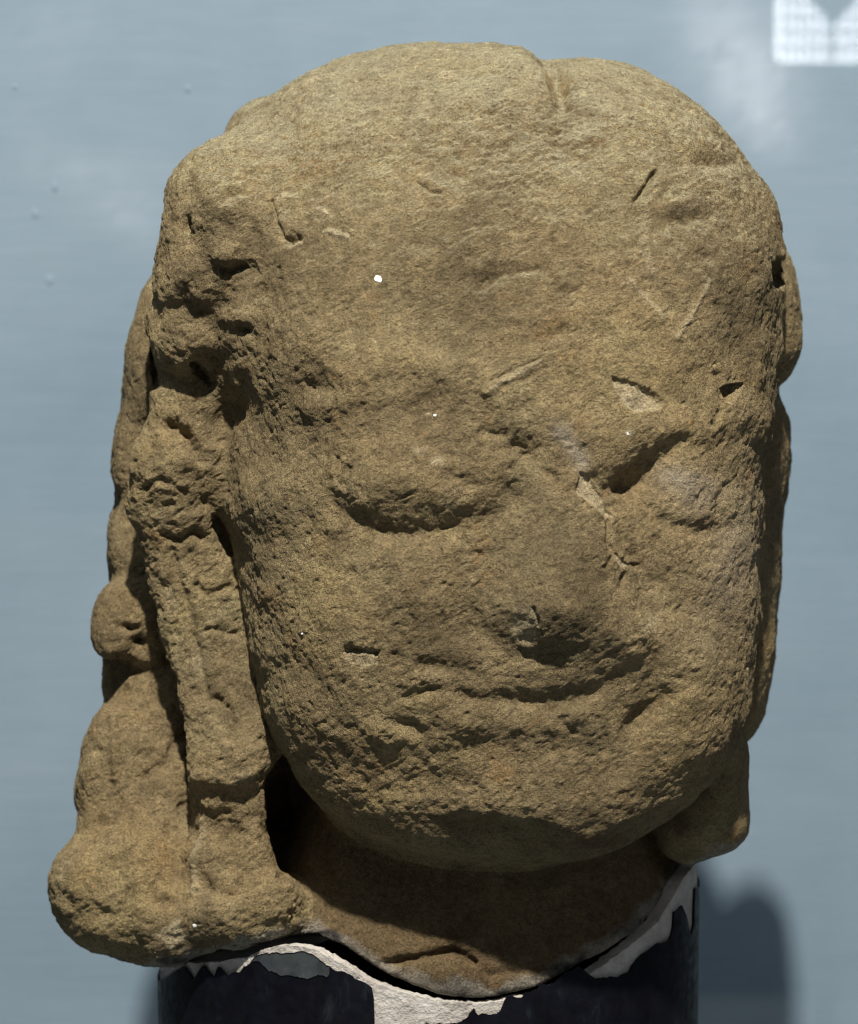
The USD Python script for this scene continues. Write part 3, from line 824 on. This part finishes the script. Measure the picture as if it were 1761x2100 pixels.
# ------------------------------------------------------------------ the post: plaster core, dark paint peeled from its upper edge
PC, PRX, PRD, PCW = 878.0, 548.0, 415.0, 840.0      # in u: centre, half width, half depth, depth of the axis
RIM = [(320, 2006), (345, 1992), (380, 1975), (440, 1974), (500, 1966), (545, 1946), (600, 1938), (650, 1948), (700, 1976), (760, 2012), (830, 2038), (920, 2056), (1000, 2058), (1100, 2040), (1200, 2004), (1290, 1942), (1350, 1890), (1400, 1806), (1426, 1772)]
PAINT = [(320, 2016), (352, 1998), (378, 1980), (388, 1996), (396, 2009), (406, 1992), (418, 1978), (428, 1994), (438, 2007), (443, 1990), (448, 1980), (456, 1990), (467, 2003), (480, 1996), (493, 1994), (500, 1982), (512, 1976), (522, 1962), (535, 1958), (548, 1954), (580, 1956), (615, 1950),
         (640, 1955), (660, 1970), (686, 1990), (710, 1994), (730, 2008), (750, 2014), (766, 2027), (768, 2190), (864, 2190), (868, 2100), (939, 2099), (960, 2084), (972, 2066), (979, 2080), (992, 2078), (1006, 2082), (1020, 2078), (1028, 2070), (1036, 2050), (1042, 2042),
         (1060, 2048), (1073, 2046), (1078, 2033), (1092, 2034), (1104, 2028), (1109, 2018), (1125, 2020), (1140, 2015), (1158, 1996), (1172, 1990), (1185, 1980), (1196, 1988), (1207, 1997), (1222, 2006), (1238, 2003), (1265, 2004), (1292, 1991), (1304, 1970), (1319, 1954),
         (1335, 1944), (1350, 1932), (1362, 1934), (1373, 1927), (1379, 1912), (1382, 1898), (1379, 1870), (1390, 1866), (1399, 1856), (1404, 1868), (1409, 1880), (1414, 1905), (1419, 1919), (1424, 1896), (1426, 1820)]


def post_shell(edge, lift, depth_in, half, bottom=None, jag=9.0):
    """A band of the post's front from its ragged upper edge to its foot, as a closed shell."""
    a = np.linspace(-half, half, 900) if np.ndim(half) == 0 else np.linspace(half[0], half[1], 120)
    base = world(np.array([[PC, 2050, PCW]]))[0]
    k = (DIST + PCW * U) / DIST
    rx, rd = PRX * U * k, PRD * U
    def ring(off):
        x = np.sign(np.sin(a)) * np.abs(np.sin(a)) ** (2 / 2.2) * (rx + off)
        y = -np.sign(np.cos(a)) * np.abs(np.cos(a)) ** (2 / 2.2) * (rd + off)
        return base[0] + x, base[1] + y
    def height(x, y, u_edge):
        # find the height on the upright line (x, y) whose view is at edge(u)
        u = np.full(len(x), 0.0)
        z = np.full(len(x), base[2])
        for _ in range(4):
            d = np.stack([x, y, z], 1) - EYE
            t = d @ FWD
            u = 880 + d[:, 0] / t * DIST / U
            v = np.interp(u, [q[0] for q in u_edge], [q[1] for q in u_edge]) + jag * (fbm(np.stack([u / 9.0, u * 0, u * 0], 1), 4, 51) - 0.5)
            s_ = (1050 - v) * U / DIST
            # (z-part) solve d.UP = s * d.FWD for z
            z = (s_ * (d[:, 1] * FWD[1]) - d[:, 1] * UP[1]) / (UP[2] - s_ * FWD[2]) + EYE[2]
        return z
    xo, yo = ring(lift)
    xi, yi = ring(lift - depth_in)
    z = height(xo, yo, edge)
    if np.ndim(half) == 0:
        zlim = z[np.abs(a) <= 1.45]
        z[a > 1.45] = zlim[-1]; z[a < -1.45] = zlim[0]
    foot = 0.582 if bottom is None else height(xo, yo, bottom)
    n = len(a)
    rows = 12
    out = [np.stack([xo, yo, z + (foot - z) * t], 1) for t in np.r_[0, 0.01, np.linspace(0.03, 1, rows)] ]
    inn = np.stack([xi, yi, z - 0.0006], 1), np.stack([xi, yi, np.full(n, foot) if np.ndim(foot) == 0 else foot], 1)
    P = np.vstack(out + [inn[1], inn[0]])
    R = len(out) + 2
    fs = []
    for r in range(R):
        r2 = (r + 1) % R
        i = np.arange(n - 1)
        fs += [np.stack([r * n + i, r2 * n + i, r * n + i + 1], 1), np.stack([r * n + i + 1, r2 * n + i, r2 * n + i + 1], 1)]
    caps = []
    for e in (0, n - 1):
        loop = [r * n + e for r in range(R)]
        for q in range(1, R - 1):
            caps.append((loop[0], loop[q + 1], loop[q]) if e else (loop[0], loop[q], loop[q + 1]))
    t = trimesh.Trimesh(P, np.vstack(fs + [np.array(caps)]), process=False)
    return t


post = thing('display_post', 'dark navy painted post with peeled white plaster edge under the stone head', 'pedestal', (0, 0, 0))
obj('plaster_core', post_shell(RIM, 0.0, 0.006, math.pi * 0.995), 'white_plaster', '/World/display_post', 25)


obj('paint_layer', post_shell(PAINT, 0.0011, 0.0010, math.pi * 0.995), 'navy_paint', '/World/display_post', 25)
def angle_of(u):
    q = (u - PC) / PRX
    return math.asin(np.sign(q) * abs(q) ** (2.2 / 2))
obj('gap_filler', post_shell([(q[0], q[1] + 30) for q in RIM], -0.004, 0.06, math.pi * 0.995), 'gap_dark', '/World/display_post', 25)  # added filler, coloured near-black as the shade under the neck
chip_p = obj('scraped_paint', post_shell([(q[0], q[1] + 3) for q in PAINT], 0.0015, 0.0008, (angle_of(536), angle_of(688)),
         [(530, 1972), (548, 1988), (575, 2002), (600, 2000), (628, 2008), (655, 1998), (672, 2002), (690, 1996)]), 'slate_chip', '/World/display_post', 25)
tag(chip_p, label='grey scraped patch at the upper rim')


# ------------------------------------------------------------------ the lit grid that shows mirrored in the board's added gloss coat
def build_panel():
    # its place: where the mirrored view of the board's upper right corner leads
    def mirrored(u, v, back):
        h = on_board(u, v)
        d = h - EYE
        d = d / d[1] * back
        return np.array([h[0] + d[0], BACK_Y - back, h[2] + d[2]])
    B = 0.85
    c = mirrored(1590, 128, B)
    e = mirrored(1880, 150, B)
    w = e[0] - c[0]
    h = w * 0.85
    t = thing('grid_lamp', 'lit white grid lamp panel mirrored at the upper right of the wall', 'lamp', c)
    P = '/World/grid_lamp'
    def rbox(x0, x1, z0, z1, y0, y1):
        b = trimesh.creation.box((x1 - x0, y1 - y0, z1 - z0))
        b.apply_translation(((x0 + x1) / 2, (y0 + y1) / 2, (z0 + z1) / 2))
        return b
    from shapely.geometry import box as sbox
    shape = sbox(0, 0, w, h).buffer(-0.006).buffer(0.006)
    def slab(poly, y0, y1):
        m_ = trimesh.creation.extrude_polygon(poly, y1 - y0, engine='earcut')
        m_.vertices = np.stack([m_.vertices[:, 0], y1 - m_.vertices[:, 2], m_.vertices[:, 1]], 1)   # faces +y (towards the board)
        return m_
    obj('diffuser', slab(shape, -0.004, 0.0), 'lit_diffuser', P)
    obj('housing', slab(shape.buffer(0.0), -0.03, -0.0045), 'lamp_frame', P)
    obj('lamp_stand', rbox(w * 0.5 - 0.008, w * 0.5 + 0.008, 0.58 - c[2], 0.0, -0.026, -0.010), 'lamp_frame', P)
    step = w / 17
    for i in range(1, 17):
        obj('grille_bar', rbox(i * step - step * 0.16, i * step + step * 0.16, 0.002, h - 0.002, 0.001, 0.002), 'grey_grille', P)
    for i in range(1, 8):
        z = i * h / 8
        obj('grille_bar', rbox(0.002, w - 0.002, z - step * 0.13, z + step * 0.13, 0.0022, 0.0032), 'grey_grille', P)
    from shapely.geometry import Polygon
    cx = w * 0.40
    d = Polygon([(cx - w * 0.15, h * 0.6), (cx - w * 0.15, h * 0.48), (cx - w * 0.06, h * 0.40), (cx, h * 0.28), (cx + w * 0.06, h * 0.40), (cx + w * 0.15, h * 0.48), (cx + w * 0.15, h * 0.6)])
    obj('dark_bracket', slab(d, 0.0035, 0.006), 'lamp_frame', P)
    obj('dark_bracket', slab(sbox(cx - w * 0.02, h * 0.02, cx + w * 0.02, h * 0.30), 0.0036, 0.005), 'grey_grille', P)


build_panel()
print('verts', len(V), 'faces', len(FC))
